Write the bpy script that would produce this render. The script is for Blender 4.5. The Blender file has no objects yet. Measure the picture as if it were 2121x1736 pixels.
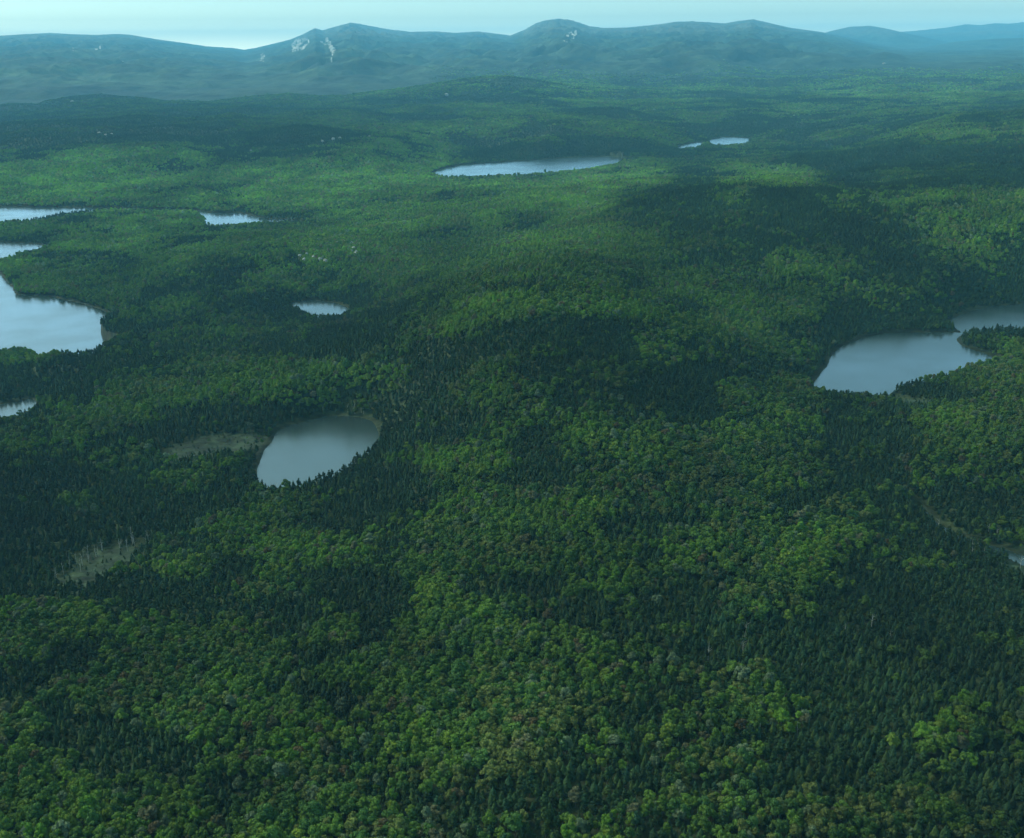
import bpy, math, random
import numpy as np
from mathutils import Matrix, Vector

random.seed(7)
RNG = np.random.default_rng(11)
scn = bpy.context.scene
COL = scn.collection

# ------------------------------------------------------------------ camera
CAM_Z = 480.0
FPX = 1098.0                      # focal length in pixels of a 1024 wide frame
PITCH = math.atan(372.6 / FPX)
ROLL = math.radians(0.54)
r0 = np.array([1.0, 0, 0]); u0 = np.array([0, math.sin(PITCH), math.cos(PITCH)])
FW = np.array([0, math.cos(PITCH), -math.sin(PITCH)])
RT = math.cos(ROLL) * r0 - math.sin(ROLL) * u0
UP = math.sin(ROLL) * r0 + math.cos(ROLL) * u0
cam = bpy.data.cameras.new('camera')
cam.sensor_width = 36.0
cam.lens = 36.0 * FPX / 1024.0
cam.clip_start = 1.0
cam.clip_end = 80000.0
cam_ob = bpy.data.objects.new('camera', cam)
COL.objects.link(cam_ob)
m = Matrix.Identity(4)
for i in range(3):
    m[i][0] = RT[i]; m[i][1] = UP[i]; m[i][2] = -FW[i]
m[2][3] = CAM_Z
cam_ob.matrix_world = m
scn.camera = cam_ob

# ------------------------------------------------------------------ light, sky, exposure
SUN_EL, SUN_AZ = math.radians(44), math.radians(-72)      # azimuth from the view direction, left is negative
scn.view_settings.view_transform = 'Standard'
scn.view_settings.look = 'None'
scn.view_settings.exposure = 0.84
scn.view_settings.gamma = 1.0
world = bpy.data.worlds.new("World")
scn.world = world
world.use_nodes = True
wn = world.node_tree.nodes; wl = world.node_tree.links
wn.clear()
sky = wn.new('ShaderNodeTexSky'); sky.sky_type = 'NISHITA'; sky.sun_disc = False
sky.sun_elevation = SUN_EL; sky.sun_rotation = SUN_AZ
sky.altitude = 300; sky.air_density = 1.3; sky.dust_density = 2.5; sky.ozone_density = 1.5
tintn = wn.new('ShaderNodeMix'); tintn.data_type = 'RGBA'; tintn.blend_type = 'MULTIPLY'
tintn.inputs[0].default_value = 1.0
# sky tint by height: low stops brightened against the haze, overhead warmed for foliage
tcw = wn.new('ShaderNodeTexCoord'); sepw = wn.new('ShaderNodeSeparateXYZ'); rw = wn.new('ShaderNodeValToRGB')
wl.new(tcw.outputs['Generated'], sepw.inputs[0]); wl.new(sepw.outputs['Z'], rw.inputs[0])
SKY_STOPS = [(0.0, (5.6, 6.8, 6.9)), (0.010, (2.6, 3.5, 3.8)), (0.022, (1.15, 1.7, 2.0)), (0.042, (0.68, 1.10, 1.42)), (0.10, (0.76, 1.22, 1.62)), (0.35, (0.88, 1.14, 0.92)), (1.0, (1.04, 1.16, 0.50))]
while len(rw.color_ramp.elements) < len(SKY_STOPS): rw.color_ramp.elements.new(0.5)
for e_, (p_, c_) in zip(rw.color_ramp.elements, SKY_STOPS): e_.position = p_; e_.color = (*c_, 1)
wl.new(rw.outputs[0], tintn.inputs[7])
bg = wn.new('ShaderNodeBackground'); bg.inputs['Strength'].default_value = 0.15
wo = wn.new('ShaderNodeOutputWorld')
wl.new(sky.outputs[0], tintn.inputs[6]); wl.new(tintn.outputs[2], bg.inputs[0]); wl.new(bg.outputs[0], wo.inputs[0])
sl = bpy.data.lights.new('sun', 'SUN'); sl.energy = 1.4; sl.angle = math.radians(12); sl.color = (1.0, 0.96, 0.82)
sun = bpy.data.objects.new('sun', sl); COL.objects.link(sun)
sd_ = Vector((math.sin(SUN_AZ) * math.cos(SUN_EL), math.cos(SUN_AZ) * math.cos(SUN_EL), math.sin(SUN_EL)))
sun.rotation_euler = sd_.to_track_quat('Z', 'Y').to_euler()
sun.location = (0, 0, 2500)
cy = scn.cycles
cy.max_bounces = 4; cy.diffuse_bounces = 2; cy.glossy_bounces = 2; cy.transmission_bounces = 0; cy.volume_bounces = 0
cy.transparent_max_bounces = 4
cy.caustics_reflective = False; cy.caustics_refractive = False
cy.use_denoising = True
HAZE_DENSITY = 3.5e-5
HAZE_COLOR = (0.21, 0.66, 1.0, 1)

# ------------------------------------------------------------------ picture <-> place helpers (photo measured on a 2120 px wide print)
S = 1024.0 / 2120.0
def rays(vx, vy):
    vx = np.asarray(vx, float); vy = np.asarray(vy, float)
    a = (vx * S - 512.0) / FPX; b = -(vy * S - 419.0) / FPX
    d = FW[:, None] + a[None] * RT[:, None] + b[None] * UP[:, None]
    az = np.arctan2(d[0], d[1]); t = d[2] / np.hypot(d[0], d[1])
    return az, t
def project(x, y, z):
    p = np.stack([x, y, z - CAM_Z])
    f = FW @ p
    f = np.where(f < 1, np.nan, f)
    return (512 + FPX * (RT @ p) / f) / S, (419 - FPX * (UP @ p) / f) / S
def on_level(pts, z):
    pts = np.array(pts, float)
    az, t = rays(pts[:, 0], pts[:, 1])
    r = (z - CAM_Z) / t
    return np.stack([r * np.sin(az), r * np.cos(az)], 1)

# ------------------------------------------------------------------ noise
def hsh(ix, iy, seed):
    n = (ix.astype(np.int64) * 374761393 + iy.astype(np.int64) * 668265263 + seed * 974634777) & 0xffffffff
    n = ((n ^ (n >> 13)) * 1274126177) & 0xffffffff
    n = ((n ^ (n >> 16)) * 2246822519) & 0xffffffff
    return ((n ^ (n >> 15)) & 0xffffff) / float(0xffffff)
def vnoise(x, y, seed):
    fx = np.floor(x); fy = np.floor(y); tx = x - fx; ty = y - fy
    tx = tx * tx * (3 - 2 * tx); ty = ty * ty * (3 - 2 * ty)
    ix = fx.astype(np.int64); iy = fy.astype(np.int64)
    a = hsh(ix, iy, seed); b = hsh(ix + 1, iy, seed); c = hsh(ix, iy + 1, seed); d = hsh(ix + 1, iy + 1, seed)
    return (a * (1 - tx) + b * tx) * (1 - ty) + (c * (1 - tx) + d * tx) * ty
def fbm(x, y, scale, octv, seed):
    s = 0; a = 1.0; tot = 0
    c_, s_ = math.cos(0.6), math.sin(0.6)
    X = x / scale; Y = y / scale
    for k in range(octv):
        s = s + a * (vnoise(X, Y, seed + k * 17) * 2 - 1); tot += a
        a *= 0.55; X, Y = (X * c_ - Y * s_) * 2.03 + 13.7, (X * s_ + Y * c_) * 2.03 + 5.1
    return s / tot * 1.4
def sstep(a, b, x):
    t = np.clip((x - a) / (b - a), 0, 1)
    return t * t * (3 - 2 * t)

# ------------------------------------------------------------------ the waters (outline on the photo, level)
WATERS = [
 ('lake', 0.0, 2.0, [(-420,500),(0,502),(60,504),(105,508),(90,517),(50,528),(15,541),(-25,552),(0,566),(12,582),(28,597),(35,610),(70,612),(110,614),(125,619),(160,626),(200,637),(228,650),(232,660),(216,680),(211,692),(228,706),(254,716),(235,728),(215,740),(190,750),(150,755),(110,756),(85,746),(70,735),(20,731),(-420,735)]),
 ('lake', 0.0, 2.0, [(-420,427),(0,428),(200,431),(400,435),(440,441),(500,442),(530,449),(560,453),(600,455),(624,459),(600,464),(560,465),(520,468),(480,471),(432,471),(425,457),(405,443),(380,441),(250,440),(180,441),(120,447),(60,459),(0,465),(-420,467)]),
 ('lake', 0.0, 2.0, [(-420,840),(0,838),(40,830),(66,825),(74,836),(70,852),(40,868),(0,882),(-420,900)]),
 ('pond', 45.0, 3.5, [(538,955),(544,935),(560,915),(572,896),(600,880),(640,870),(680,863),(730,862),(765,870),(780,882),(786,897),(775,925),(750,948),(725,968),(690,985),(640,1001),(600,1012),(560,1013),(537,1003),(531,980)]),
 ('pond', 15.0, 3.0, [(606,627),(640,622),(690,626),(720,636),(718,648),(700,658),(660,659),(630,650),(608,637)]),
 ('lake', 60.0, 4.0, [(1685,800),(1694,782),(1712,762),(1716,745),(1735,722),(1770,706),(1820,691),(1870,688),(1930,688),(1955,688),(1989,689),(1984,683),(1966,668),(2000,646),(2060,634),(2120,629),(2520,615),(2520,695),(2120,687),(2060,683),(2020,690),(1998,692),(1990,695),(1982,703),(1988,714),(2015,724),(2052,738),(2072,748),(2040,756),(2000,770),(1960,783),(1900,794),(1864,802),(1838,818),(1838,828),(1815,830),(1790,820),(1740,818),(1700,815)]),
 ('lake', 0.0, 3.0, [(892,360),(915,350),(960,341),(1080,333),(1150,328),(1220,325),(1280,325),(1290,330),(1275,343),(1200,356),(1100,364),(1000,369),(925,370)]),
 ('pond', 20.0, 3.0, [(1468,291),(1500,284),(1558,287),(1537,301),(1480,304)]),
 ('pond', 20.0, 3.0, [(1403,304),(1440,295),(1463,296),(1437,309),(1406,310)]),
 ('stream', 68.0, 3.0, [(1906,1046),(1925,1064),(1945,1084),(1975,1100),(2022,1120),(2062,1131),(2122,1151),(2320,1198),(2320,1236),(2118,1170),(2058,1142),(2018,1127),(1970,1107),(1940,1091),(1916,1067)]),
]
def smooth_loop(p, n=4, jit=0.0, seed=0):
    out = []
    N = len(p)
    for i in range(N):
        a, b, c, d = p[i - 1], p[i], p[(i + 1) % N], p[(i + 2) % N]
        L = np.linalg.norm(c - b)
        tan1 = (c - a); tan2 = (d - b)
        l1 = np.linalg.norm(tan1) + 1e-6; l2 = np.linalg.norm(tan2) + 1e-6
        Lt = min(L, 110.0); tan1 = tan1 / l1 * Lt * 0.8; tan2 = tan2 / l2 * Lt * 0.8
        nn = int(np.clip(L / 12, 3, 14))
        for k in range(nn):
            t = k / nn
            h = (2*t**3 - 3*t**2 + 1) * b + (t**3 - 2*t**2 + t) * tan1 + (-2*t**3 + 3*t**2) * c + (t**3 - t**2) * tan2
            out.append(h)
    out = np.array(out)
    out[:, 0] += jit * fbm(out[:, 0], out[:, 1], 25, 2, seed)
    out[:, 1] += jit * fbm(out[:, 0] + 500, out[:, 1], 25, 2, seed)
    return out
WPOLY = []
for k, (nm, lv, rim, pts) in enumerate(WATERS):
    WPOLY.append(smooth_loop(on_level(pts, lv), jit=2.5 if lv != 68 else 1.0, seed=k))
def sdist(x, y, poly):                    # signed distance, negative inside
    best = np.full(x.shape, 1e12); ins = np.zeros(x.shape, bool)
    for i in range(len(poly)):
        ax, ay = poly[i - 1]; bx, by = poly[i]
        ex, ey = bx - ax, by - ay
        wx, wy = x - ax, y - ay
        t = np.clip((wx * ex + wy * ey) / (ex * ex + ey * ey + 1e-9), 0, 1)
        d = (wx - t * ex) ** 2 + (wy - t * ey) ** 2
        best = np.minimum(best, d)
        c = (ay > y) != (by > y)
        xi = (bx - ax) * (y - ay) / (by - ay + 1e-12) + ax
        ins ^= (c & (x < xi))
    d = np.sqrt(best)
    return np.where(ins, -d, d)

# ------------------------------------------------------------------ relief: control points (photo x, photo y, height)
CP = [(0,1900,95),(1060,1900,115),(2120,1900,100),
 (0,1736,95),(530,1736,105),(1060,1736,116),(1600,1736,110),(2120,1736,100),
 (0,1450,76),(530,1400,82),(1060,1400,102),(1600,1400,100),(2120,1450,88),
 (0,1200,50),(250,1170,50),(300,1080,48),(700,1200,72),(1060,1150,97),(1500,1150,96),(1850,1200,74),(2120,1230,72),(2080,1060,72),
 (660,930,45),(560,1020,46),(0,1000,32),(300,925,43),(440,915,44),(350,1000,42),(900,1000,80),(1200,950,112),(1500,950,98),(1750,1000,78),(1950,960,80),(2120,850,98),
 (400,800,60),(600,780,78),(750,720,98),(850,690,118),(150,880,30),(60,800,6),(250,760,10),
 (950,640,155),(1080,622,172),(1250,640,165),(1300,560,138),(1400,720,128),(1000,740,150),(1000,850,112),(830,860,70),
 (550,560,40),(500,480,25),(300,520,15),(150,470,8),(700,520,42),(850,560,62),(900,460,45),(700,450,18),(600,420,5),
 (660,635,15),(450,680,25),(300,640,14),(760,640,40),
 (1500,600,112),(1700,560,122),(1950,560,118),(2120,570,100),(1850,740,60),(1640,720,78),(1700,650,85),(2080,700,66),(2050,800,80),
 (1060,500,100),(1250,480,140),(1500,450,165),(1750,440,170),(2000,440,165),(2120,430,160),
 (1100,430,70),(1000,395,30),(1250,400,75),(1500,395,100),(1750,400,130),(1900,350,120),(2120,330,150),
 (2120,245,175),(1900,280,110),(1700,310,35),(1520,292,20),(1430,303,20),(1350,320,10),(1450,350,30),(1600,350,45),
 (1100,345,0),(950,350,0),(1200,380,12),(1300,360,12),
 (100,420,3),(400,422,5),(100,370,28),(400,355,42),(700,370,28),(870,350,4),(200,318,68),(450,312,74),(650,318,66),(820,332,30),
 (1000,305,18),(1150,260,100),(900,275,70),(1350,272,70),(1500,255,60),(600,272,105),(300,285,90),(50,285,90)]
P3 = []
for vx, vy, z in CP:
    az, t = rays([vx], [vy]); r = (z - CAM_Z) / t[0]
    P3.append((az[0], math.log(r), z))
for azd, r, z in [(-28,8000,60),(-10,8000,70),(5,8000,75),(28,8000,130),(-28,11500,110),(-8,11500,120),(8,11500,150),(28,11500,205),
                  (-28,15000,150),(0,15000,180),(28,15000,270),(-28,24000,200),(0,24000,250),(28,24000,330),(-28,34000,200),(0,34000,250),(28,34000,380),
                  (-40,1500,40),(40,1500,80),(-45,5000,60),(45,5000,150),(-60,400,80),(60,400,90),(0,150,110),(-50,12000,120),(50,12000,200)]:
    P3.append((math.radians(azd), math.log(r), z))
P3 = np.array(P3)
AZK = 2.2
def tps_fit(P, lam=0.004):
    X = np.stack([P[:, 0] * AZK, P[:, 1]], 1); n = len(X)
    D = np.linalg.norm(X[:, None] - X[None], axis=2)
    K = np.where(D > 0, D ** 2 * np.log(D + 1e-12), 0) + lam * np.eye(n)
    Q = np.c_[np.ones(n), X]
    A = np.block([[K, Q], [Q.T, np.zeros((3, 3))]])
    w = np.linalg.solve(A, np.r_[P[:, 2], 0, 0, 0])
    return X, w
TX, TW = tps_fit(P3)
def tps(az, lr):
    a = az * AZK
    out = TW[-3] + TW[-2] * a + TW[-1] * lr
    for (x, y), w in zip(TX, TW[:-3]):
        d2 = (a - x) ** 2 + (lr - y) ** 2
        out = out + w * 0.5 * d2 * np.log(d2 + 1e-12)
    return out
# crest lines: distance, front reach, back reach, crest on the photo
RIDGES = [
 ('A', 34000, 12000, 3500, [(-600,90),(-200,70),(0,74),(45,71),(105,68),(150,71),(200,72),(245,70),(270,72),(330,82),(390,90),(430,96),(480,99),(505,103),(530,99),(600,82),(625,72),(652,58),(668,63),(690,56),(725,47),(760,52),(800,60),(850,66),(900,65),(945,68),(990,65),(1040,71),(1150,85),(1300,110),(1500,140)]),
 ('B', 30000, 10000, 3000, [(700,230),(850,165),(950,118),(1000,96),(1050,76),(1085,62),(1110,48),(1130,42),(1155,38),(1185,42),(1220,54),(1250,58),(1300,57),(1350,52),(1400,45),(1430,44),(1500,48),(1530,43),(1560,40),(1590,47),(1640,58),(1700,66),(1750,76),(1820,92),(1950,112),(2120,130)]),
 ('C', 36500, 2600, 2400, [(1500,120),(1700,70),(1720,64),(1760,55),(1800,53),(1830,58),(1870,67),(1920,78),(2000,95)]),
 ('D', 46500, 2200, 1200, [(1750,80),(1860,66),(1900,63),(1960,57),(2000,50),(2030,52),(2060,48),(2090,49),(2120,45),(2300,50)]),
 ('E', 41500, 2200, 1800, [(1800,85),(1870,69),(1920,71),(1960,68),(2000,66),(2050,62),(2120,64),(2300,60)]),
 ('F', 15500, 1200, 1200, [(1700,140),(1770,125),(1800,113),(1830,107),(1860,112),(1890,124),(1950,140)]),
 ('G', 30500, 2600, 1600, [(1500,120),(1650,108),(1750,104),(1820,112),(1900,100),(1980,86),(2060,80),(2120,78),(2300,80)]),
 ('H', 9300, 1000, 900, [(-300,240),(0,250),(30,236),(90,213),(150,201),(210,198),(280,204),(350,213),(400,217),(450,212),(520,203),(600,196),(650,200),(700,202),(750,195),(850,183),(950,166),(1000,160),(1050,159),(1100,166),(1200,182),(1350,190),(1500,200)]),
 ('I', 7300, 650, 600, [(-300,275),(0,266),(60,262),(150,247),(250,236),(330,236),(420,243),(500,238),(600,232),(700,228),(800,232),(900,226),(1000,220),(1100,225),(1250,232),(1400,240),(1500,250)]),
 ('J', 11500, 900, 900, [(900,190),(1050,172),(1200,160),(1330,166),(1450,155),(1600,162),(1750,168),(1900,160),(2120,168),(2300,170)]),
 ('K', 8300, 700, 700, [(1250,230),(1400,212),(1550,205),(1700,212),(1850,200),(2000,205),(2120,195),(2300,195)]),
]
RDG = []
for nm, R, wf, wb, pts in RIDGES:
    p = np.array(pts, float); az, t = rays(p[:, 0], p[:, 1])
    RDG.append((nm, R, wf, wb, az, CAM_Z + R * t))
def height(x, y):
    az = np.arctan2(x, y); r = np.maximum(np.hypot(x, y), 20.0)
    azc = np.clip(az, -1.0, 1.0)
    z = tps(azc, np.log(np.clip(r, 150, 40000)))
    z = np.clip(z, -8, 420)
    far = sstep(1200, 2600, r)
    z = z + far * 34 * fbm(x, y, 520, 3, 5) * (0.3 + 0.7 * sstep(5, 60, z)) + sstep(5500, 9000, r) * 16 * fbm(x, y, 1900, 3, 9) + 2.2 * fbm(x, y, 120, 2, 3) * (1 - far)
    base = z.copy()
    for k, (nm, R, wf, wb, raz, cz) in enumerate(RDG):
        c = np.interp(azc, raz, cz)
        wob = fbm(np.cos(azc * 3) * 50 + azc * R * 0.9, azc * 0 + k * 77.0, R * 0.12, 3, 31 + k)
        Rk = R * (1 + 0.035 * wob)
        c = CAM_Z + (c - CAM_Z) * (1 + 0.035 * wob)
        cov = sstep(1.25, 0.75, np.abs(azc)) * sstep(raz[0] - 0.06, raz[0] - 0.005, azc) * (sstep(raz[-1] + 0.06, raz[-1] + 0.005, azc) if nm in 'BCF' else 1.0) if nm != 'A' else sstep(1.25, 0.75, np.abs(azc))
        t = np.where(r < Rk, (Rk - r) / wf, (r - Rk) / wb)
        pr = np.exp(-np.abs(t) ** (1.12 if nm in 'AB' else 1.6))
        amp = np.maximum(c - base, 0) * cov * (sstep(9500, 14500, r) if nm in 'AB' else sstep(2.6, 1.7, t))
        g = 1 - np.abs(fbm(x, y, R * 0.045, 5, 60 + k))
        spur = (g - 0.72) * pr * (1 - pr) * 3.0
        zz = base + amp * (pr + spur)
        z = np.maximum(z, zz)
    for (nm, lv, rim, pts), poly in zip(WATERS, WPOLY):
        lo = poly.min(0) - 320; hi = poly.max(0) + 320
        m_ = (x > lo[0]) & (x < hi[0]) & (y > lo[1]) & (y < hi[1])
        if not m_.any(): continue
        d = sdist(x[m_], y[m_], poly)
        rr = np.hypot(x[m_], y[m_])
        W = np.clip(rr * 0.04, 40, 180)
        k_ = sstep(0, 1, d / W)
        zs = lv + 0.9 + (z[m_] - lv - 0.9) * k_
        zs = np.where(d < 0, lv - np.minimum(3, -d * 0.5), np.maximum(zs, lv + np.minimum(0.9, 0.25 * d)))
        z[m_] = zs
    for (nm, lv, rim, pts), poly in zip(WATERS, WPOLY):
        lo = poly.min(0); hi = poly.max(0)
        m_ = (x > lo[0]) & (x < hi[0]) & (y > lo[1]) & (y < hi[1])
        if not m_.any(): continue
        d = sdist(x[m_], y[m_], poly)
        z[m_] = np.where(d < 0, lv - np.minimum(3, -d * 0.5), z[m_])
    return z

# polar sheet of ground reaching past the last hills, finest inside the view
aa = np.radians(np.r_[np.linspace(-180, -46, 40), np.linspace(-43, -29, 30), np.linspace(-28.8, 28.8, 880), np.linspace(29, 43, 30), np.linspace(46, 176, 39)])
rr_ = np.r_[np.linspace(8, 330, 16), np.geomspace(350, 39000, 1060), np.geomspace(39180, 49000, 64)]
NA, NR = len(aa), len(rr_)
GA, GR = np.meshgrid(aa, rr_)
GX = GR * np.sin(GA); GY = GR * np.cos(GA)
GZ = height(GX.ravel(), GY.ravel()).reshape(GX.shape)
def hlook(x, y):
    az = np.arctan2(x, y); r = np.hypot(x, y)
    i = np.clip(np.searchsorted(aa, az) - 1, 0, NA - 2); j = np.clip(np.searchsorted(rr_, r) - 1, 0, NR - 2)
    u = (az - aa[i]) / (aa[i + 1] - aa[i]); v = (r - rr_[j]) / (rr_[j + 1] - rr_[j])
    u = np.clip(u, 0, 1); v = np.clip(v, 0, 1)
    return (GZ[j, i] * (1 - u) + GZ[j, i + 1] * u) * (1 - v) + (GZ[j + 1, i] * (1 - u) + GZ[j + 1, i + 1] * u) * v
def ground_hit(vx, vy):
    az, t = rays([vx], [vy])
    r = np.geomspace(380, 48500, 4700)
    x = r * math.sin(az[0]); y = r * math.cos(az[0])
    z = hlook(x, y); k = np.argmax(CAM_Z + r * t[0] < z)
    if k == 0: k = len(r) - 1
    return x[k], y[k], z[k]
def in_poly(x, y, poly):
    ins = np.zeros(np.shape(x), bool)
    for i in range(len(poly)):
        ax, ay = poly[i - 1]; bx, by = poly[i]
        c = (ay > y) != (by > y)
        ins ^= (c & (x < (bx - ax) * (y - ay) / (by - ay + 1e-12) + ax))
    return ins

# ------------------------------------------------------------------ stand map: 0 = all conifer, 9 = all broadleaf (rows from far to near)
STANDS = """
52143334355545445454
11112233344444454443
22123234555444444555
56665455522333433111
77767777665774672332
66666775557622525556
55665456663632411466
46755565456751133465
65354556555312455344
54445544344515435443
33453122386662572432
22244323642236722222
72333224224244442235
22346786252432333356
22576553364332552224
35632222235432542366
44212332232655642355
33443222661465543344
11343222441455542344
34113632467755623322
12115434576545555322
21453554585655673323
23462543655445563332
32224522742543543221
65222232674343632222
64554362776434322122
51566535575543322222
14666557776344522421
25556526667433532342
52465465776533442243
42244655666543332553
53225744665524532254
54342444543224532443
45542465533355654443
56554777553534554433
"""
SG = np.array([[float(c) for c in l.strip()] for l in STANDS.strip().split('\n')])
SG[5:11, 11:18] = np.maximum(SG[5:11, 11:18], 2.9)
def stand(x, y, z):
    vx, vy = project(x, y, z)
    vx = np.nan_to_num(vx, nan=1000.); vy = np.nan_to_num(vy, nan=1700.)
    far_row = (vy < 172)
    gx = np.clip((vx - 53) / 106, 0, 18.999); gy = np.clip((vy - 187.5) / 44.87, 0, SG.shape[0] - 1.001)
    i = gx.astype(int); j = gy.astype(int); u = gx - i; v = gy - j
    u = u * u * (3 - 2 * u); v = v * v * (3 - 2 * v)
    o_ = (SG[j, i] * (1 - u) + SG[j, i + 1] * u) * (1 - v) + (SG[j + 1, i] * (1 - u) + SG[j + 1, i + 1] * u) * v
    return o_ + (4.6 - o_) * sstep(195, 160, vy)

# bare wet meadows
MEADOW = []
for pts in ([(128,1196),(145,1174),(175,1154),(212,1139),(265,1126),(322,1120),(312,1136),(280,1158),(245,1182),(210,1208),(172,1222),(138,1216)],
            [(342,934),(375,914),(430,904),(490,899),(548,903),(566,918),(560,932),(500,937),(440,942),(380,952),(348,948)],
            [(2020,1122),(2070,1126),(2180,1144),(2300,1176),(2300,1250),(2180,1215),(2110,1185),(2060,1152)],
            [(1840,820),(1850,812),(1900,826),(1925,842),(1900,846),(1860,838)],
            [(2000,728),(2050,733),(2078,746),(2050,752),(2020,745)]):
    MEADOW.append(smooth_loop(np.array([ground_hit(*p)[:2] for p in pts]), jit=6, seed=len(MEADOW)))

# ------------------------------------------------------------------ materials
def new_mat(name):
    mt = bpy.data.materials.new(name); mt.use_nodes = True
    n = mt.node_tree.nodes; l = mt.node_tree.links
    b = n['Principled BSDF']; b.inputs['Roughness'].default_value = 0.85
    b.inputs['Specular IOR Level'].default_value = 0.15
    return mt, n, l, b
def noise_node(n, l, scale, detail=3, coord='Object'):
    tc = n.new('ShaderNodeTexCoord'); t = n.new('ShaderNodeTexNoise')
    t.inputs['Scale'].default_value = scale; t.inputs['Detail'].default_value = detail
    l.new(tc.outputs[coord], t.inputs['Vector'])
    return t
def mul_rgb(n, l, a, b):
    x = n.new('ShaderNodeMix'); x.data_type = 'RGBA'; x.blend_type = 'MULTIPLY'; x.inputs[0].default_value = 1
    l.new(a, x.inputs[6]); l.new(b, x.inputs[7]); return x.outputs[2]
def ramp(n, l, fac, stops):
    r = n.new('ShaderNodeValToRGB'); l.new(fac, r.inputs[0])
    while len(r.color_ramp.elements) < len(stops): r.color_ramp.elements.new(0.5)
    for e, (p, c) in zip(r.color_ramp.elements, stops): e.position = p; e.color = (*c, 1)
    return r.outputs[0]
def foliage_mat(name):
    mt, n, l, b = new_mat(name)
    at = n.new('ShaderNodeAttribute'); at.attribute_type = 'INSTANCER'; at.attribute_name = 'tint'
    ns = noise_node(n, l, 0.9, 2)
    v = ramp(n, l, ns.outputs[0], [(0.3, (0.72, 0.74, 0.72)), (0.7, (1.3, 1.26, 1.15))])
    l.new(mul_rgb(n, l, at.outputs['Color'], v), b.inputs['Base Color'])
    return mt
M_LEAF = foliage_mat('broadleaf_foliage')
M_NEEDLE = foliage_mat('conifer_foliage')
def flat_mat(name, c1, c2, scale, rough=0.9):
    mt, n, l, b = new_mat(name); ns = noise_node(n, l, scale, 4)
    l.new(ramp(n, l, ns.outputs[0], [(0.35, c1), (0.65, c2)]), b.inputs['Base Color']); b.inputs['Roughness'].default_value = rough
    return mt
M_BARK = flat_mat('bark', (0.09, 0.075, 0.06), (0.17, 0.15, 0.13), 2.0)
M_SNAG = flat_mat('weathered_wood', (0.20, 0.20, 0.18), (0.36, 0.36, 0.33), 1.5)
M_ROCK = flat_mat('granite', (0.16, 0.17, 0.16), (0.40, 0.39, 0.37), 0.35)
M_CLIFF = flat_mat('pale_granite_face', (0.08, 0.10, 0.09), (0.50, 0.50, 0.49), 0.012)
M_GROUND, n, l, b = new_mat('forest_floor')
at = n.new('ShaderNodeAttribute'); at.attribute_name = 'cover'
ns = noise_node(n, l, 0.11, 6); v = ramp(n, l, ns.outputs[0], [(0.3, (0.6, 0.62, 0.6)), (0.7, (1.4, 1.36, 1.3))])
ns2 = noise_node(n, l, 0.0075, 9); ns2.inputs['Roughness'].default_value = 0.72; v2 = ramp(n, l, ns2.outputs[0], [(0.38, (0.5, 0.53, 0.56)), (0.64, (1.5, 1.45, 1.35))])
l.new(mul_rgb(n, l, mul_rgb(n, l, at.outputs['Color'], v), v2), b.inputs['Base Color'])
nb = noise_node(n, l, 0.010, 7); bp = n.new('ShaderNodeBump'); bp.inputs['Strength'].default_value = 1.0; bp.inputs['Distance'].default_value = 30
l.new(nb.outputs[0], bp.inputs['Height']); l.new(bp.outputs[0], b.inputs['Normal'])
def water_mat(name, r1, r2, bump):
    mt, n, l, b = new_mat(name)
    b.inputs['Base Color'].default_value = (0.012, 0.024, 0.024, 1)
    b.inputs['IOR'].default_value = 1.78; b.inputs['Specular IOR Level'].default_value = 0.5
    ns = noise_node(n, l, 0.010, 4); l.new(ramp(n, l, ns.outputs[0], [(0.40, (r1,) * 3), (0.62, (r2,) * 3)]), b.inputs['Roughness'])
    nb = noise_node(n, l, 0.6, 2); bp = n.new('ShaderNodeBump'); bp.inputs['Strength'].default_value = bump; bp.inputs['Distance'].default_value = 0.05
    l.new(nb.outputs[0], bp.inputs['Height']); l.new(bp.outputs[0], b.inputs['Normal'])
    return mt
M_POND = water_mat('still_water', 0.20, 0.27, 0.25)
M_WATER = water_mat('rippled_water', 0.19, 0.26, 0.18)

# ------------------------------------------------------------------ mesh helpers
def mesh_from(name, V, F, mat, smooth=False):
    me = bpy.data.meshes.new(name)
    V = np.asarray(V, np.float32); F = np.asarray(F, np.int32)
    k = F.shape[1]
    me.vertices.add(len(V)); me.vertices.foreach_set('co', V.ravel())
    me.loops.add(F.size); me.loops.foreach_set('vertex_index', F.ravel())
    me.polygons.add(len(F)); me.polygons.foreach_set('loop_start', np.arange(0, F.size, k, dtype=np.int32))
    me.polygons.foreach_set('use_smooth', np.full(len(F), smooth))
    me.update(calc_edges=True); me.validate()
    if mat: me.materials.append(mat)
    return me
def link(name, me, parent=None, **props):
    o = bpy.data.objects.new(name, me); COL.objects.link(o)
    if parent: o.parent = parent
    for k, v_ in props.items(): o[k] = v_
    return o

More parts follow.
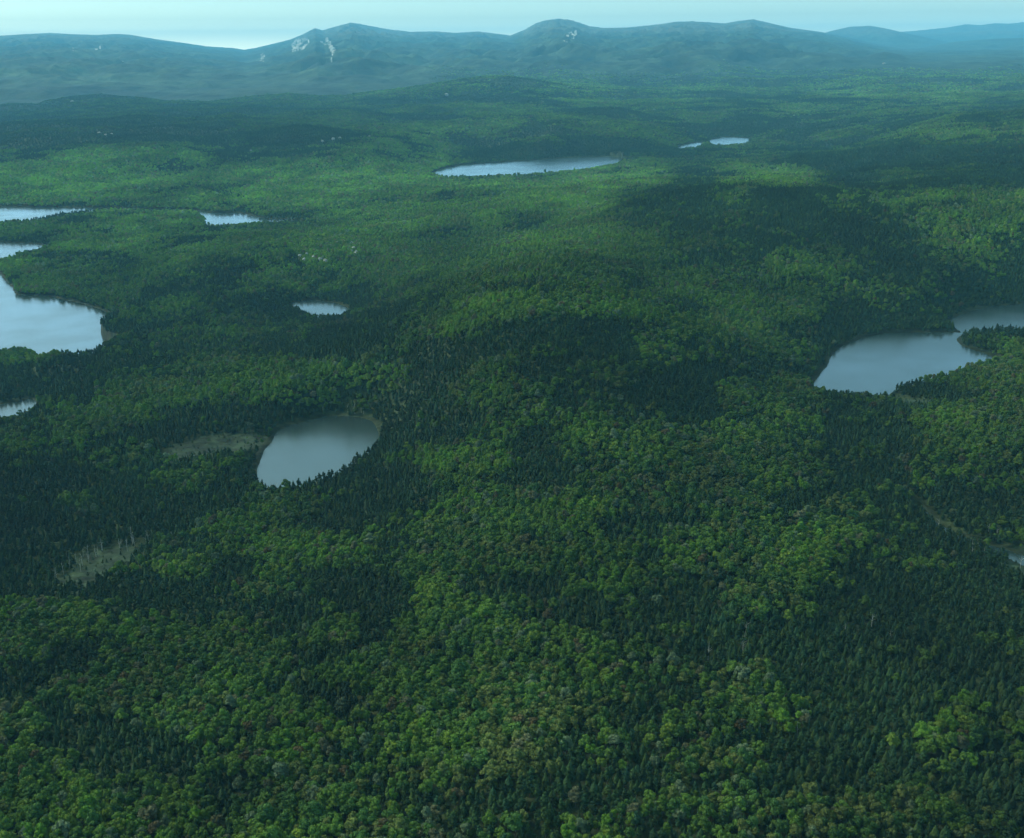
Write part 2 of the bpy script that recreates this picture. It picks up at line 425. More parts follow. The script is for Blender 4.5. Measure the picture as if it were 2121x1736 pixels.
# ------------------------------------------------------------------ ground sheet
fx = GX.ravel(); fy = GY.ravel(); fz = GZ.ravel(); fr = GR.ravel()
st = stand(fx, fy, fz)
decid_haze = np.clip(st / 9, 0, 1)
grain = np.where(fr > 5000, fbm(fx, fy, 130, 3, 201), fbm(fx, fy, 30, 3, 203)) * 0.5
patch = fbm(fx, fy, 700, 3, 207)
decid_haze = decid_haze + 0.12 * sstep(9500, 13500, fr) + 0.12 * sstep(9400, 10500, fr) * sstep(17000, 12000, fr) * sstep(0.0, -0.1, np.arctan2(fx, fy))  # distant share raised to pale the slopes, standing in for thicker low haze
stn = sstep(0.15, 0.85, decid_haze + 0.42 * grain + 0.30 * patch)
Cc = np.array([0.011, 0.027, 0.026]); Cd = np.array([0.042, 0.072, 0.044]); Cf = np.array([0.026, 0.040, 0.018])  # far conifer and broadleaf tones with haze blue mixed in, then floor
wf_ = sstep(5000, 9000, fr)[:, None]
forest = (Cc + (Cd - Cc) * stn[:, None]) * (0.72 + 0.55 * fbm(fx, fy, 300, 4, 219) * sstep(9000, 12000, fr))[:, None]
cover = Cf * (1 - wf_) + forest * wf_
# thin alpine turf on the summits
alp = sstep(620, 800, fz + 60 * fbm(fx, fy, 400, 3, 211))[:, None]
cover = cover * (1 - 0.6 * alp) + np.array([0.12, 0.12, 0.10]) * 0.6 * alp
wet = np.zeros(len(fx)); rimm = np.zeros(len(fx))
for poly in MEADOW:
    lo = poly.min(0) - 60; hi = poly.max(0) + 60
    m_ = (fx > lo[0]) & (fx < hi[0]) & (fy > lo[1]) & (fy < hi[1])
    d = sdist(fx[m_], fy[m_], poly) + 10 * fbm(fx[m_], fy[m_], 26, 3, 9)
    wet[m_] = np.maximum(wet[m_], sstep(6, -10, d))
for (nm, lv, rim, pts), poly in zip(WATERS, WPOLY):
    lo = poly.min(0) - 60; hi = poly.max(0) + 60
    m_ = (fx > lo[0]) & (fx < hi[0]) & (fy > lo[1]) & (fy < hi[1])
    d = sdist(fx[m_], fy[m_], poly)
    rimm[m_] = np.maximum(rimm[m_], sstep(rim + 5, rim, d) * sstep(-3, 0, d))
tuft = (0.8 + 0.5 * fbm(fx, fy, 9, 2, 77))[:, None]
cover = cover * (1 - wet[:, None]) + np.array([0.024, 0.042, 0.026]) * tuft * wet[:, None]
cover = cover * (1 - rimm[:, None]) + np.array([0.013, 0.021, 0.011]) * rimm[:, None]
col4 = np.c_[np.clip(cover, 0, 1), np.ones(len(fx))].astype(np.float32)
J, I = np.meshgrid(np.arange(NR - 1), np.arange(NA), indexing='ij')
I2 = (I + 1) % NA
quads = np.stack([J * NA + I, J * NA + I2, (J + 1) * NA + I2, (J + 1) * NA + I], -1).reshape(-1, 4)[:, ::-1]
# pale cliffs and slides on the mountain sides are cut out of the sheet as faces of their own
CLIFFS = [
 ('bright pale granite cliff below the sharp left knob of the central mountain', [(603,94),(612,82),(628,78),(640,84),(636,96),(624,105),(612,107),(603,105)], 0.55),
 ('thin pale slide curving down right of the big granite cliff', [(662,84),(678,82),(688,92),(694,104),(694,118),(684,128),(688,112),(680,100),(668,94)], 0.6),
 ('pale diagonal rock slide under the rounded middle summit', [(1164,82),(1172,72),(1186,66),(1196,68),(1190,78),(1176,88),(1166,90)], 0.45),
 ('small pale rock scar low on the central mountain flank', [(761,142),(766,132),(773,134),(769,146),(763,148)], 0.1),
 ('narrow pale scar left of the granite cliff', [(539,126),(541,110),(548,110),(546,128)], 0.1),
 ('thin diagonal scar on the long left mountain', [(243,138),(255,122),(260,123),(248,139)], 0.75),
 ('faint pale scar high on the long left mountain', [(195,103),(204,97),(216,98),(206,104)], 0.9),
 ('tiny pale notch near the left summit plateau', [(149,104),(151,98),(156,102),(154,107)], 0.8),
]
vx, vy = project(fx, fy, fz)
qx = np.nan_to_num(vx[quads].mean(1)); qy = np.nan_to_num(vy[quads].mean(1)); qr = fr[quads].mean(1)
nzq = fbm(fx[quads[:, 0]] * 1.0, fz[quads[:, 0]] * 0.25, 45, 2, 301)
taken = np.zeros(len(quads), bool); cliffsets = []
for lab, poly, thr in CLIFFS:
    poly = np.array(poly, float)
    c = in_poly(qx, qy, poly) & (qr > 14000) & (qr < 34600) & (nzq > -0.75 + thr)
    c &= ~taken; taken |= c; cliffsets.append((lab, np.where(c)[0]))
me = mesh_from('forest_ground', np.c_[fx, fy, fz], quads[~taken], M_GROUND, True)
ca = me.color_attributes.new('cover', 'FLOAT_COLOR', 'POINT'); ca.data.foreach_set('color', col4.ravel())
link('ground', me, kind='structure', label='rolling forest covered ground rising to distant mountains')
for lab, q in cliffsets:
    if len(q) == 0: print('EMPTY CLIFF', lab); continue
    u_, inv = np.unique(quads[q], return_inverse=True)
    link('rock_face', mesh_from('rock_face', np.c_[fx, fy, fz][u_], inv.reshape(-1, 4), M_CLIFF, True), kind='structure', label=lab)
WLAB = ['large pale lake at the left edge reaching round a wooded point', 'long narrow lake below the pale green upland at left', 'small corner of a lake low at the left edge', 'oval dark pond ringed by forest left of centre',
        'tiny pond in the forest above the oval pond', 'lake with wooded points and a side arm at the right edge', 'wide lake under the dark hills near the centre', 'small distant pond right of the wide lake', 'thin distant sliver of water beside the small pond', 'narrow winding stream at the right edge']
for (nm, lv, rim, pts), poly, lb in zip(WATERS, WPOLY, WLAB):
    lo = poly.min(0) - 5; hi = poly.max(0) + 5
    m_ = (fx > lo[0]) & (fx < hi[0]) & (fy > lo[1]) & (fy < hi[1])
    d = np.full(len(fx), 99.0); d[m_] = sdist(fx[m_], fy[m_], poly)
    q = quads[(d[quads] < 0.5).any(1)]
    u_, inv = np.unique(q, return_inverse=True)
    vv = np.c_[fx[u_], fy[u_], np.full(len(u_), lv)]
    me = mesh_from(nm, vv, inv.reshape(-1, 4), M_POND if nm != 'lake' else M_WATER, False)
    if sum(p.normal.z for p in me.polygons) < 0: me.flip_normals()
    link(nm, me, kind='structure', label=lb)

# ------------------------------------------------------------------ tree shapes
def ico(sub):
    import bmesh
    bm = bmesh.new(); bmesh.ops.create_icosphere(bm, subdivisions=sub, radius=1)
    V = np.array([v_.co[:] for v_ in bm.verts]); F = np.array([[v_.index for v_ in f.verts] for f in bm.faces]); bm.free()
    return V, F
ICO2 = ico(2)
def leaf_quads(cent, nrm, size, rng):
    n_ = len(cent); r = rng.normal(size=(n_, 3)); nrm = nrm + 0.55 * r; nrm /= np.linalg.norm(nrm, axis=1)[:, None]
    a = np.cross(nrm, rng.normal(size=(n_, 3))); a /= np.linalg.norm(a, axis=1)[:, None]; b_ = np.cross(nrm, a)
    s = (size * rng.uniform(0.6, 1.3, n_))[:, None]
    V = np.stack([cent - a * s - b_ * s * .7, cent + a * s - b_ * s * .7, cent + a * s + b_ * s * .7, cent - a * s + b_ * s * .7], 1).reshape(-1, 3)
    return V, np.arange(n_ * 4).reshape(-1, 4)
def add_tris(V, F, V2, T):                        # triangles stored as quads with a split edge point
    q = np.c_[T, T[:, 2]]
    return V, F
def trunk_mesh(h, r, rng, lean=0.3, limbs=5, zlimb=0.5):
    Vs = []; Fs = []; k = 0
    def tube(p, q, ra, rb, n_=6):
        nonlocal k
        p = np.array(p, float); q = np.array(q, float); d = q - p; d /= np.linalg.norm(d)
        a = np.cross(d, (0.3, 0.9, 0.2)); a /= np.linalg.norm(a); b_ = np.cross(d, a)
        an = np.arange(n_) * 2 * math.pi / n_
        ring = np.cos(an)[:, None] * a + np.sin(an)[:, None] * b_
        Vs.append(np.r_[p + ring * ra, q + ring * rb])
        Fs.extend([[k + i, k + (i + 1) % n_, k + n_ + (i + 1) % n_, k + n_ + i] for i in range(n_)]); k += 2 * n_
    mid = (rng.uniform(-lean, lean), rng.uniform(-lean, lean), h * 0.5); top = (mid[0] * 1.6, mid[1] * 1.6, h)
    tube((0, 0, -1.5), mid, r, r * 0.7); tube(mid, top, r * 0.7, r * 0.15)
    for i in range(limbs):
        a = rng.uniform(0, 6.28); z0 = h * rng.uniform(zlimb, 0.85); L = h * rng.uniform(0.12, 0.25)
        x0 = mid[0] * z0 / (h * .5)
        tube((x0, mid[1] * z0 / (h * .5), z0), (x0 + math.cos(a) * L, math.sin(a) * L, z0 + L * 0.7), r * 0.35, r * 0.1, 4)
    return np.concatenate(Vs), np.array(Fs)
def broadleaf(seed):
    rng = np.random.default_rng(seed)
    H = rng.uniform(11.5, 14); cz = H * 0.62; R = rng.uniform(2.9, 4.6); RZ = H - cz
    nb_ = int(rng.integers(13, 20)); C = []; Nn = []; core = []
    for i in range(nb_):
        th = rng.uniform(0, 6.28); ph = math.acos(rng.uniform(-0.35, 1)); q = rng.uniform(0.42, 0.88)
        d = np.array([math.sin(ph) * math.cos(th), math.sin(ph) * math.sin(th), math.cos(ph)])
        c = np.array([0, 0, cz]) + d * q * np.array([R, R, RZ]); br = rng.uniform(0.9, 1.9)
        m_ = int(48 * br * br / 2); e = rng.normal(size=(m_, 3)); e[:, 2] = np.abs(e[:, 2]) * 0.9 - 0.35 * rng.random(m_)
        e /= np.linalg.norm(e, axis=1)[:, None]
        C.append(c + e * br * rng.uniform(0.85, 1.08, (m_, 1)) * np.array([1, 1, 0.85])); Nn.append(e); core.append((c, br * 0.86))
    core.append((np.array([0, 0, cz]), R * 0.62))
    V, F = leaf_quads(np.concatenate(C), np.concatenate(Nn), 0.36, rng)
    Vl = [V]; Fl = [F]; k = len(V)
    V1, F1 = ico(1)
    for c, br in core:
        w = V1 * br * (1 + 0.12 * rng.normal(size=(len(V1), 1))) * np.array([1, 1, 0.85]) + c
        Vl.append(w); T = F1 + k; Fl.append(np.c_[T[:, 0], T[:, 1], T[:, 2], T[:, 2]]); k += len(w)
    return np.concatenate(Vl), np.concatenate(Fl), trunk_mesh(H * 0.8, 0.24, rng)
def conifer(seed):
    rng = np.random.default_rng(seed)
    H = rng.uniform(8.5, 11.5); R = rng.uniform(2.3, 3.2); z0 = H * rng.uniform(0.08, 0.2)
    V = []; F = []; k = 0; nt = int(rng.integers(13, 17))
    for i in range(nt):
        f = i / (nt - 1); z = z0 + (H - z0) * f ** 0.9 * 0.97; rad = R * ((1 - f ** 1.5) ** 0.8) * rng.uniform(0.75, 1.15) + 0.15
        nbr = int(9 - 4 * f); off = rng.uniform(0, 6.28)
        for j in range(nbr):
            a = off + j * 6.283 / nbr + rng.uniform(-.3, .3); L = rad * rng.uniform(0.7, 1.2); w = 0.42 * L * 0.9 + 0.14
            d = np.array([math.cos(a), math.sin(a), 0]); s = np.array([-d[1], d[0], 0])
            p0 = np.array([0, 0, z + 0.35]); p1 = d * L * 0.6 + np.array([0, 0, z + 0.1 - 0.05 * L]); p2 = d * L + np.array([0, 0, z - 0.3 * L])
            V += [p0 - s * .1, p0 + s * .1, p1 - s * w, p1 + s * w, p2 - s * w * .35, p2 + s * w * .35, p1 + np.array([0, 0, -0.5]) - s * w * .7, p1 + np.array([0, 0, -0.5]) + s * w * .7]
            F += [[k, k + 1, k + 3, k + 2], [k + 2, k + 3, k + 5, k + 4], [k, k + 1, k + 7, k + 6]]; k += 8
    n_ = 7
    for (za, ra, zb, rb) in ((z0, R * 0.7, z0 + (H - z0) * .55, R * 0.55), (z0 + (H - z0) * .55, R * 0.55, H + .2, 0.05)):
        an = np.arange(n_) * 6.283 / n_
        V += [np.array([math.cos(t_) * ra, math.sin(t_) * ra, za]) for t_ in an] + [np.array([math.cos(t_) * rb, math.sin(t_) * rb, zb]) for t_ in an]
        F += [[k + i, k + (i + 1) % n_, k + n_ + (i + 1) % n_, k + n_ + i] for i in range(n_)]; k += 2 * n_
    return np.array(V), np.array(F), trunk_mesh(H * 0.75, 0.2, rng, 0.05, 0)
def pine(seed):
    rng = np.random.default_rng(seed)
    H = rng.uniform(10.5, 13.5); cz = H * 0.58; R = rng.uniform(2.3, 3.0); RZ = H - cz
    C = []; Nn = []; core = []
    for i in range(int(rng.integers(11, 16))):
        f = rng.random(); th = rng.uniform(0, 6.28); rad = R * (1 - f ** 1.8) * rng.uniform(0.4, 0.85)
        c = np.array([math.cos(th) * rad, math.sin(th) * rad, H * 0.34 + (H * 0.60) * f]); br = rng.uniform(0.9, 1.5) * (1.1 - 0.35 * f)
        m_ = int(44 * br * br / 1.6); e = rng.normal(size=(m_, 3)); e[:, 2] = np.abs(e[:, 2]) * 0.7 - 0.3 * rng.random(m_)
        e /= np.linalg.norm(e, axis=1)[:, None]
        C.append(c + e * br * rng.uniform(0.8, 1.1, (m_, 1)) * np.array([1, 1, 0.8])); Nn.append(e); core.append((c, br * 0.84))
    core.append((np.array([0, 0, H * 0.5]), R * 0.55)); core.append((np.array([0, 0, H * 0.75]), R * 0.42))
    V, F = leaf_quads(np.concatenate(C), np.concatenate(Nn), 0.32, rng)
    Vl = [V]; Fl = [F]; k = len(V); V1, F1 = ico(1)
    for c, br in core:
        w = V1 * br * (1 + 0.14 * rng.normal(size=(len(V1), 1))) + c
        Vl.append(w); T = F1 + k; Fl.append(np.c_[T[:, 0], T[:, 1], T[:, 2], T[:, 2]]); k += len(w)
    return np.concatenate(Vl), np.concatenate(Fl), trunk_mesh(H * 0.75, 0.2, rng, 0.1, 3)
def snag(seed):
    rng = np.random.default_rng(seed)
    return trunk_mesh(rng.uniform(9, 14), rng.uniform(0.17, 0.26), rng, 0.35, int(rng.integers(4, 9)), 0.3)
def mesh_poly(name, V, F, mat):
    me = bpy.data.meshes.new(name)
    fs = [tuple(dict.fromkeys(int(i) for i in f)) for f in F]
    me.from_pydata([tuple(map(float, v_)) for v_ in V], [], fs); me.update(); me.materials.append(mat)
    return me
NB, NC, NS = 8, 9, 5
protoB = [broadleaf(100 + i) for i in range(NB)]
protoC = [conifer(200 + i) for i in range(4)] + [pine(250 + i) for i in range(5)]
mB = [(mesh_poly('broadleaf_crown', v_, f, M_LEAF), mesh_poly('broadleaf_trunk', *t_, M_BARK)) for v_, f, t_ in protoB]
mC = [(mesh_poly('conifer_crown', v_, f, M_NEEDLE), mesh_poly('conifer_trunk', *t_, M_BARK)) for v_, f, t_ in protoC]
mS = [mesh_poly('dead_tree', *snag(300 + i), M_SNAG) for i in range(NS)]

# ------------------------------------------------------------------ where the trees stand
def scatter(rmin, rmax, sp, seed, half=31.0):
    rng = np.random.default_rng(seed)
    h = math.radians(half)
    xm = rmax * math.sin(h)
    nx = int(2 * xm / sp); ny = int((rmax - rmin * math.cos(h)) / sp)
    X, Y = np.meshgrid(np.arange(nx) * sp - xm, np.arange(ny) * sp + rmin * math.cos(h))
    X = X + (np.arange(ny) % 2)[:, None] * sp * .5
    X = X.ravel() + rng.uniform(-.42, .42, X.size) * sp; Y = Y.ravel() + rng.uniform(-.42, .42, Y.size) * sp
    r = np.hypot(X, Y); k = (np.abs(np.arctan2(X, Y)) < h) & (r > rmin) & (r < rmax)
    return X[k], Y[k]
LED = []      # rock ledges: photo x, y, size
for vx_, vy_, s_ in [(698,512,5),(712,508,4),(728,511,6),(742,514,5),(752,511,4),(732,522,5),(738,531,6),(728,528,4),(622,536,4),(636,534,3.5),(650,540,4),(664,545,5),(674,548,5),(630,545,3.5),(206,278,8),(220,283,9),(232,281,7),(668,296,6),(690,291,8),(704,289,6),(765,286,6),(925,199,13),(1830,133,19),(150,212,13),(455,309,5),(520,316,5)]:
    s_ *= 0.8; LED.append((vx_, vy_, s_, ground_hit(vx_, vy_)))
parts = []; SHR = []
for rmin, rmax, sp, seed, scl in ((300, 3300, 4.6, 1, 1.0), (3300, 5400, 7.8, 2, 1.3), (5400, 8600, 12.5, 3, 1.9), (8600, 13000, 21.0, 4, 2.6)):
    x, y = scatter(rmin, rmax, sp, seed, 31.0 if rmin < 4000 else 29.5)
    z = hlook(x, y); ok = np.ones(len(x), bool)
    if rmin > 8000: ok &= ~((np.hypot(x, y) > 9500 + 250 * fbm(x, y, 500, 2, 12)) & (np.arctan2(x, y) < -0.06 + 0.03 * fbm(x, y, 600, 2, 13)))
    if rmin > 8000: ok &= np.random.default_rng(8).random(len(x)) > sstep(9300, 12800, np.hypot(x, y) + 700 * fbm(x, y, 900, 2, 8))
    for (nm, lv, rim, pts), poly in zip(WATERS, WPOLY):
        lo = poly.min(0) - 20; hi = poly.max(0) + 20
        m_ = (x > lo[0]) & (x < hi[0]) & (y > lo[1]) & (y < hi[1])
        if m_.any():
            d = sdist(x[m_], y[m_], poly); rim_ = rim + 2 * fbm(x[m_], y[m_], 20, 1, 5)
            ok[m_] &= d > np.maximum(rim_, 1.5)
    shr = np.zeros(len(x), bool)
    for poly in MEADOW:
        lo = poly.min(0) - 20; hi = poly.max(0) + 20
        m_ = (x > lo[0]) & (x < hi[0]) & (y > lo[1]) & (y < hi[1])
        if m_.any():
            d = sdist(x[m_], y[m_], poly) + 10 * fbm(x[m_], y[m_], 26, 3, 9)
            ok[m_] &= (d > 1) | (np.random.default_rng(5).random(m_.sum()) < 0.30 + 0.3 * sstep(-14, 1, d)); shr[m_] |= d <= 1
    for _, _, s_, (lx, ly, lz) in LED:
        ok &= ~((x - lx) ** 2 + (y - ly + s_) ** 2 < (s_ * 1.3) ** 2) if rmin < 9000 else True
    x, y, z = x[ok], y[ok], z[ok]; SHR.append(shr[ok])
    parts.append((x, y, z, np.full(len(x), scl), np.full(len(x), rmin)))
X, Y, Z, SC, ZN = [np.concatenate([p[i] for p in parts]) for i in range(5)]
N = len(X)
Sv = stand(X, Y, Z + 6)
Sv = np.where(np.hypot(X, Y) < 1700, np.clip(4.6 + (Sv - 4.4) * 1.2, 0.5, 9), Sv)
near_water = np.zeros(N)
u1 = RNG.random(N)
fine = np.where(ZN == 300, fbm(X, Y, 26, 2, 401), np.where(ZN == 3300, fbm(X, Y, 60, 2, 402), fbm(X, Y, 140, 2, 403)))
field = 0.5 + 0.5 * (0.62 * fine + 0.45 * np.where(ZN < 4000, fbm(X, Y, 110, 2, 405), fbm(X, Y, 380, 2, 406))) * 1.15
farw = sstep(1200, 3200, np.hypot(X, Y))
streak = fbm(X * 0.8, Y, 430, 5, 407)
field = np.clip(field + (0.12 + 0.56 * farw) * streak, 0, 1)
u1 = u1 * (1 - 0.45 * farw) + 0.5 * 0.45 * farw
P = np.clip((Sv - 0.7) / 7.2, 0.02, 0.97)
P = P + (0.24 + 0.60 * P - P) * (0.55 * sstep(1800, 3000, np.hypot(X, Y)) + 0.45 * sstep(4500, 6500, np.hypot(X, Y)))
isB = (0.60 * field + 0.40 * u1) < (0.04 + 0.95 * P)
keep = isB | True
# broadleaf colours (real leaf colours of mixed spring stands)
BCLS = [('lime green', (0.056, 0.120, 0.012)), ('yellowish green', (0.074, 0.116, 0.016)), ('fresh green', (0.050, 0.096, 0.015)), ('deep green', (0.030, 0.068, 0.016)),
        ('olive green', (0.060, 0.080, 0.022)), ('pale sage green', (0.066, 0.095, 0.055)), ('reddish brown', (0.056, 0.046, 0.022)), ('greyish brown', (0.066, 0.070, 0.038))]
CCLS = [('dark green', (0.017, 0.040, 0.014)), ('blackish green', (0.012, 0.028, 0.011)), ('bluish green', (0.015, 0.041, 0.021)), ('mossy green', (0.030, 0.054, 0.015))]
BT = np.array([c for _, c in BCLS]); CT = np.array([c for _, c in CCLS])
pb = np.array([.17, .09, .30, .20, .10, .085, .025, .03]); pc = np.array([.42, .25, .18, .15])
hue = fbm(X, Y, 60, 3, 421)
red = fbm(X, Y, 90, 2, 431)
q = np.clip(0.5 + 0.55 * hue + 0.55 * (RNG.random(N) - .5), 0, .9999)
bcl = np.searchsorted(np.cumsum(np.array([.20, .10, .32, .22, .16])) , q); bcl = np.clip(bcl, 0, 4)
k = RNG.random(N); bcl = np.where(k < 0.05, 5, bcl)
k = RNG.random(N); bcl = np.where(k < 0.007 + 0.05 * sstep(0.35, 0.9, red), 6, bcl)
k = RNG.random(N); bcl = np.where(k < 0.02 + 0.10 * sstep(0.3, 0.9, red), 7, bcl)
ccl = np.searchsorted(np.cumsum(pc), np.clip(RNG.random(N), 0, .9999))
bri = np.clip(1 + 0.12 * RNG.normal(size=N), 0.6, 1.5)
Rr = np.hypot(X, Y)
stand_sun = (0.58 + 0.094 * Sv) * (1 + 1.15 * sstep(900, 3800, Rr) * sstep(2.5, 6.5, Sv))  # stand tone times a mid-distance lift: sunlit swath painted into the tint
age_lift = 1 + 0.30 * fbm(X, Y, 95, 2, 451) + farw * (0.10 - 0.34 * streak)
age_lift = np.clip(age_lift, 0.45, 2) * (1 + 0.35 * sstep(5000, 9000, Rr))  # stand age variation, plus far tints raised to offset the canopy's own shading
T = np.where(isB[:, None], BT[bcl] * stand_sun[:, None], CT[np.clip(ccl, 0, 3)] * ((0.72 + 0.07 * Sv) * (1 + 0.35 * farw))[:, None]) * (bri * age_lift)[:, None]
size = RNG.uniform(0.58, 1.10, N) * np.where(RNG.random(N) < 0.07, 1.25, 1.0) * np.where(isB, 0.92, 0.88)
SHR = np.concatenate(SHR); size = np.where(SHR, size * RNG.uniform(0.18, 0.5, N), size)
ROT = RNG.uniform(0, 6.283, N)
pid = RNG.integers(0, 1000, N)
spire = RNG.random(N) < np.clip(0.24 + 0.42 * fbm(X, Y, 140, 2, 461) + 0.35 * sstep(1300, 1800, project(X, Y, Z)[0]) * sstep(1250, 1450, project(X, Y, Z)[1]), 0.08, 0.9)
pid = np.where(isB, pid % NB, np.where(spire, pid % 4, 4 + pid % 5))

# ------------------------------------------------------------------ the 300 largest of each kind in view stand on their own
dist = np.sqrt(X ** 2 + Y ** 2 + (CAM_Z - Z - 8) ** 2)
vX, vY = project(X, Y, Z + 9)
inview = (vX > 4) & (vX < 2116) & (vY < 1728) & (vY > 0)
app = size * SC / dist
def pick(mask):
    idx = np.where(mask & inview)[0]
    return idx[np.argsort(-app[idx])][:300]
selB = pick(isB & (ZN == 300)); selC = pick(~isB & (ZN == 300))
single = np.zeros(N, bool); single[selB] = True; single[selC] = True
ORD = ['first','second','third','fourth','fifth','sixth','seventh','eighth','ninth','tenth','eleventh','twelfth','thirteenth','fourteenth','fifteenth','sixteenth','seventeenth','eighteenth','nineteenth','twentieth']
def ordinal(n_):
    if n_ < 20: return ORD[n_]
    t_, o_ = divmod(n_ + 1, 10)
    tens = {2: 'twent', 3: 'thirt', 4: 'fort', 5: 'fift', 6: 'sixt'}[t_]
    return tens + 'ieth' if o_ == 0 else tens + 'y-' + ORD[o_ - 1]
BANDS = [(1690, 'along the bottom edge'), (1650, 'just above the bottom edge'), (1605, 'in the third bottom band'), (1560, 'in the fourth bottom band'), (-1e9, 'above the fourth bottom band')]
def place(sel, kind, protos, classes, cls, cat, group, shape):
    buckets = {}
    for i in sel:
        b_ = next(k_ for k_, (lim, _) in enumerate(BANDS) if vY[i] >= lim)
        buckets.setdefault((b_, int(cls[i])), []).append(i)
    lab = {}
    for (b_, c), ids in buckets.items():
        ids.sort(key=lambda i: vX[i])
        for n_, i in enumerate(ids):
            lab[i] = '%s %s, %s from left %s' % (classes[c][0], shape, ordinal(n_), BANDS[b_][1])
    made = {}
    for i in sel:
        p = int(pid[i]) % len(protos)
        if p not in made:
            root = bpy.data.objects.new(kind, None); root.empty_display_size = 2
            cr = bpy.data.objects.new('crown', protos[p][0]); tr = bpy.data.objects.new('trunk', protos[p][1])
            made[p] = (root, cr, tr)
        else:
            root, cr, tr = [o_.copy() for o_ in made[p]]
        COL.objects.link(root); COL.objects.link(cr); COL.objects.link(tr)
        cr.parent = root; tr.parent = root
        root.location = (X[i], Y[i], Z[i]); root.rotation_euler = (0, 0, ROT[i]); s_ = float(size[i]); root.scale = (s_, s_, s_)
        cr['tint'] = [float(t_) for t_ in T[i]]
        root['label'] = lab[i]; root['category'] = cat; root['group'] = group
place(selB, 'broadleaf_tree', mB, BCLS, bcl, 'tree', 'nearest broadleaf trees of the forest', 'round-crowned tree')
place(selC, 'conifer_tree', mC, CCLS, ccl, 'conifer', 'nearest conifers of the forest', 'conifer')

# ------------------------------------------------------------------ the rest of the forest: one object of each kind
def join_tree(cr, tr):
    return cr
def forest_object(name, idx, metas, label, cat):
    col = bpy.data.collections.new(name + '_shapes')
    for k_, me_ in enumerate(metas):
        o_ = bpy.data.objects.new('%s_shape_%02d' % (name, k_), me_); col.objects.link(o_)
    me = bpy.data.meshes.new(name); n_ = len(idx)
    me.vertices.add(n_); me.vertices.foreach_set('co', np.c_[X, Y, Z][idx].astype(np.float32).ravel())
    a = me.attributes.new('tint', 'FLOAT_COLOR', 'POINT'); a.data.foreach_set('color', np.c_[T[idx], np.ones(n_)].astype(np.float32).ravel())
    a = me.attributes.new('pick', 'INT', 'POINT'); a.data.foreach_set('value', (pid[idx] % len(metas)).astype(np.int32))
    far_ = SC[idx] > 1.5
    sx = size[idx] * SC[idx]; sz = size[idx] * np.where(far_, SC[idx] ** 0.2, SC[idx] ** 0.5) * np.random.default_rng(n_).uniform(0.82, 1.15, n_)
    a = me.attributes.new('grow', 'FLOAT_VECTOR', 'POINT'); a.data.foreach_set('vector', np.stack([sx, sx, sz], 1).astype(np.float32).ravel())
    a = me.attributes.new('turn', 'FLOAT_VECTOR', 'POINT'); a.data.foreach_set('vector', np.stack([ROT[idx] * 0, ROT[idx] * 0, ROT[idx]], 1).astype(np.float32).ravel())
    ob = link(name, me, kind='stuff', label=label, category=cat)
    ng = bpy.data.node_groups.new(name, 'GeometryNodeTree')
    ng.interface.new_socket('Geometry', in_out='INPUT', socket_type='NodeSocketGeometry'); ng.interface.new_socket('Geometry', in_out='OUTPUT', socket_type='NodeSocketGeometry')
    nn = ng.nodes; ll = ng.links
    gi = nn.new('NodeGroupInput'); go = nn.new('NodeGroupOutput'); iop = nn.new('GeometryNodeInstanceOnPoints'); ci = nn.new('GeometryNodeCollectionInfo')
    ci.inputs['Collection'].default_value = col; ci.inputs['Separate Children'].default_value = True; ci.inputs['Reset Children'].default_value = True
    def attr(nm, dt):
        x_ = nn.new('GeometryNodeInputNamedAttribute'); x_.data_type = dt; x_.inputs['Name'].default_value = nm
        return next(o_ for o_ in x_.outputs if o_.enabled and o_.name == 'Attribute')
    mp = nn.new('GeometryNodeMeshToPoints')
    ll.new(gi.outputs[0], mp.inputs['Mesh']); ll.new(mp.outputs[0], iop.inputs['Points']); ll.new(ci.outputs[0], iop.inputs['Instance'])
    iop.inputs['Pick Instance'].default_value = True
    ll.new(attr('pick', 'INT'), iop.inputs['Instance Index']); ll.new(attr('turn', 'FLOAT_VECTOR'), iop.inputs['Rotation']); ll.new(attr('grow', 'FLOAT_VECTOR'), iop.inputs['Scale'])
    ll.new(iop.outputs[0], go.inputs[0])
    md = ob.modifiers.new('trees', 'NODES'); md.node_group = ng
    return ob
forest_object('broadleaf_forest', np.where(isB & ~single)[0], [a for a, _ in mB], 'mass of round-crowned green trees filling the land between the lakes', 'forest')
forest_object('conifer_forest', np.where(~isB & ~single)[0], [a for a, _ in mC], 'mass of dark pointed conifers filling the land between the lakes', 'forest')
print('TREES', N, int(isB.sum()))

# ------------------------------------------------------------------ dead standing trees
rs = np.random.default_rng(77)
SN = []
def snags(nm, pts, n_, jx, jy):
    for k_ in range(n_):
        p = pts[int(rs.integers(len(pts)))]
        vx_ = p[0] + rs.uniform(-jx, jx); vy_ = p[1] + rs.uniform(-jy, jy)
        SN.append((nm, vx_, vy_))
snags('rising from the pale wet meadow at left', [(130,1195),(160,1175),(190,1160),(230,1145),(270,1135),(290,1128)], 26, 22, 10)
snags('at the near left shore of the round pond', [(540,1010),(552,1016),(565,1018)], 6, 8, 4)
snags('at the near right shore of the round pond', [(722,975),(735,968)], 3, 6, 4)
snags('on the far shore of the round pond', [(640,858),(700,852),(760,858)], 7, 30, 4)
snags('beside the narrow stream at right', [(1950,1110),(2030,1150),(2090,1185),(2060,1110)], 10, 22, 10)
snags('among the conifers in the lower right', [(1500,1330),(1650,1400),(1800,1300),(1600,1500)], 14, 60, 50)
byn = {}
for nm, vx_, vy_ in SN: byn.setdefault(nm, []).append((vx_, vy_))
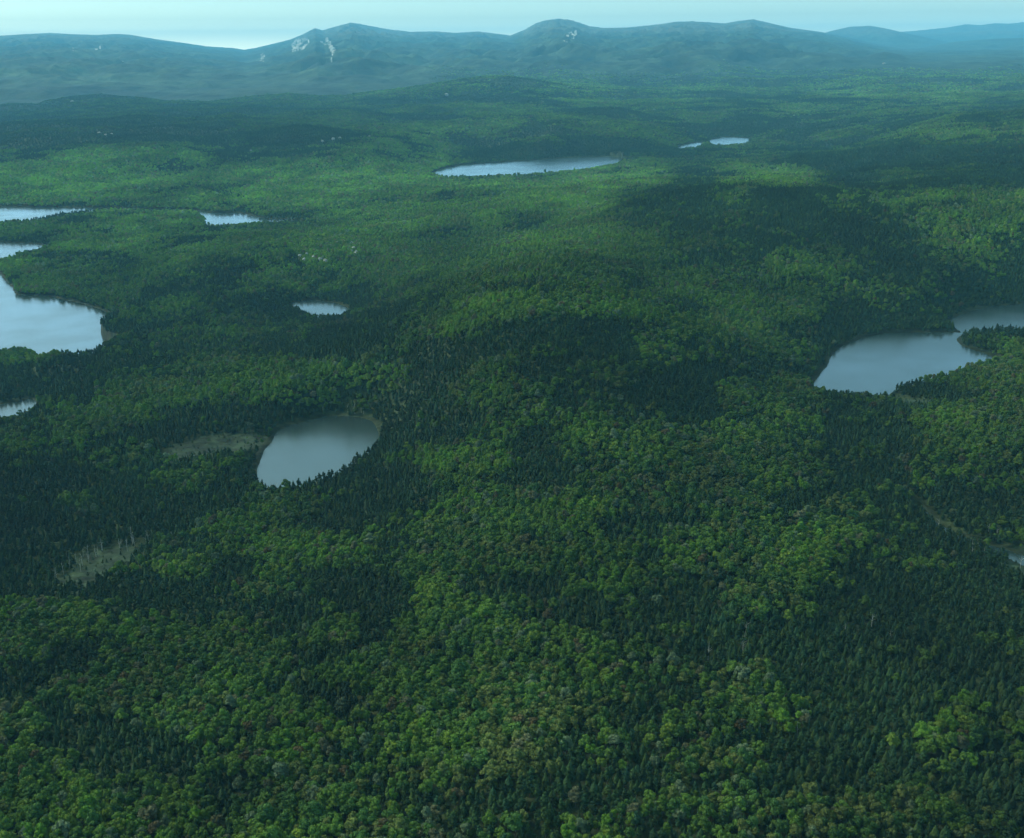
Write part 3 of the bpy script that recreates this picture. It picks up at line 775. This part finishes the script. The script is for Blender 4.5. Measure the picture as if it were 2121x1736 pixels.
for nm, lst in byn.items():
    lst.sort()
    for k_, (vx_, vy_) in enumerate(lst):
        x_, y_, z_ = ground_hit(vx_, vy_)
        if min(sdist(np.array([x_]), np.array([y_]), p_)[0] for p_ in WPOLY) < 1: y_ -= 6; z_ = float(hlook(np.array([x_]), np.array([y_]))[0])
        lb = 'grey dead trunk %s, %s from the left' % (nm, ordinal(k_))
        o_ = link('dead_tree', mS[int(rs.integers(NS))], label=lb, category='dead tree', group='dead standing trees ' + nm)
        o_.location = (x_, y_, z_); s_ = rs.uniform(0.8, 1.2); o_.scale = (s_, s_, s_); o_.rotation_euler = (0, 0, rs.uniform(0, 6.28))

# ------------------------------------------------------------------ bare granite ledges among the trees
LLAB = ['in the pale cluster above the small pond'] * 8 + ['in the scattered group left of the ledge cluster'] * 6 + ['on the dark hill far left'] * 3 + ['on the dark slope left of the middle lake'] * 4 + ['on the ridge below the twin mountains', 'under the small dark knoll at right', 'near the top of the dark left foothill', 'at the top of the pale green upland', 'on the pale green upland beside the first']
cnt = {}
for (vx_, vy_, s_, (lx, ly, lz)), nm in zip(LED, LLAB):
    V, F = ICO2; w = V * np.array([1.5 * s_, 1.0 * s_, 0.5 * s_ + 6.6])
    q_ = V * 1.7 + lx * 0.01
    w = w * (1 + 0.28 * fbm(q_[:, 0] + vx_, q_[:, 1] + q_[:, 2] * 2, 1.0, 3, int(vx_)))[:, None]
    me = mesh_from('rock_outcrop', w, F, M_ROCK, False)
    c = cnt.get(nm, 0); cnt[nm] = c + 1
    lb = 'pale bare granite ledge %s' % nm if LLAB.count(nm) == 1 else 'pale granite ledge %s, %s from its left' % (nm, ordinal(c))
    o_ = link('rock_outcrop', me, label=lb, category='rock ledge', group='granite ledges showing between the trees')
    o_.location = (lx, ly, lz + 4.0)

# ------------------------------------------------------------------ haze: one closed box of even air
zt = max(CAM_Z, float(GZ.max())) + 30; zb = float(GZ.min()) - 1.0
R_ = 49150.0
vs = [(sx * R_, sy * R_, zz) for zz in (zb, zt) for sx, sy in ((-1, -1), (1, -1), (1, 1), (-1, 1))]
me = bpy.data.meshes.new('haze'); me.from_pydata(vs, [], [(3, 2, 1, 0), (4, 5, 6, 7), (0, 1, 5, 4), (1, 2, 6, 5), (2, 3, 7, 6), (3, 0, 4, 7)]); me.update()
M_HAZE = bpy.data.materials.new('thin_blue_air'); M_HAZE.use_nodes = True
n = M_HAZE.node_tree.nodes; n.clear(); out = n.new('ShaderNodeOutputMaterial'); pv = n.new('ShaderNodeVolumePrincipled')
pv.inputs['Color'].default_value = HAZE_COLOR; pv.inputs['Density'].default_value = HAZE_DENSITY; pv.inputs['Anisotropy'].default_value = 0.0
M_HAZE.node_tree.links.new(pv.outputs[0], out.inputs['Volume']); me.materials.append(M_HAZE)
link('haze', me, kind='stuff', label='thin blue haze over the whole land')
print('ZTOP', zt, zb)
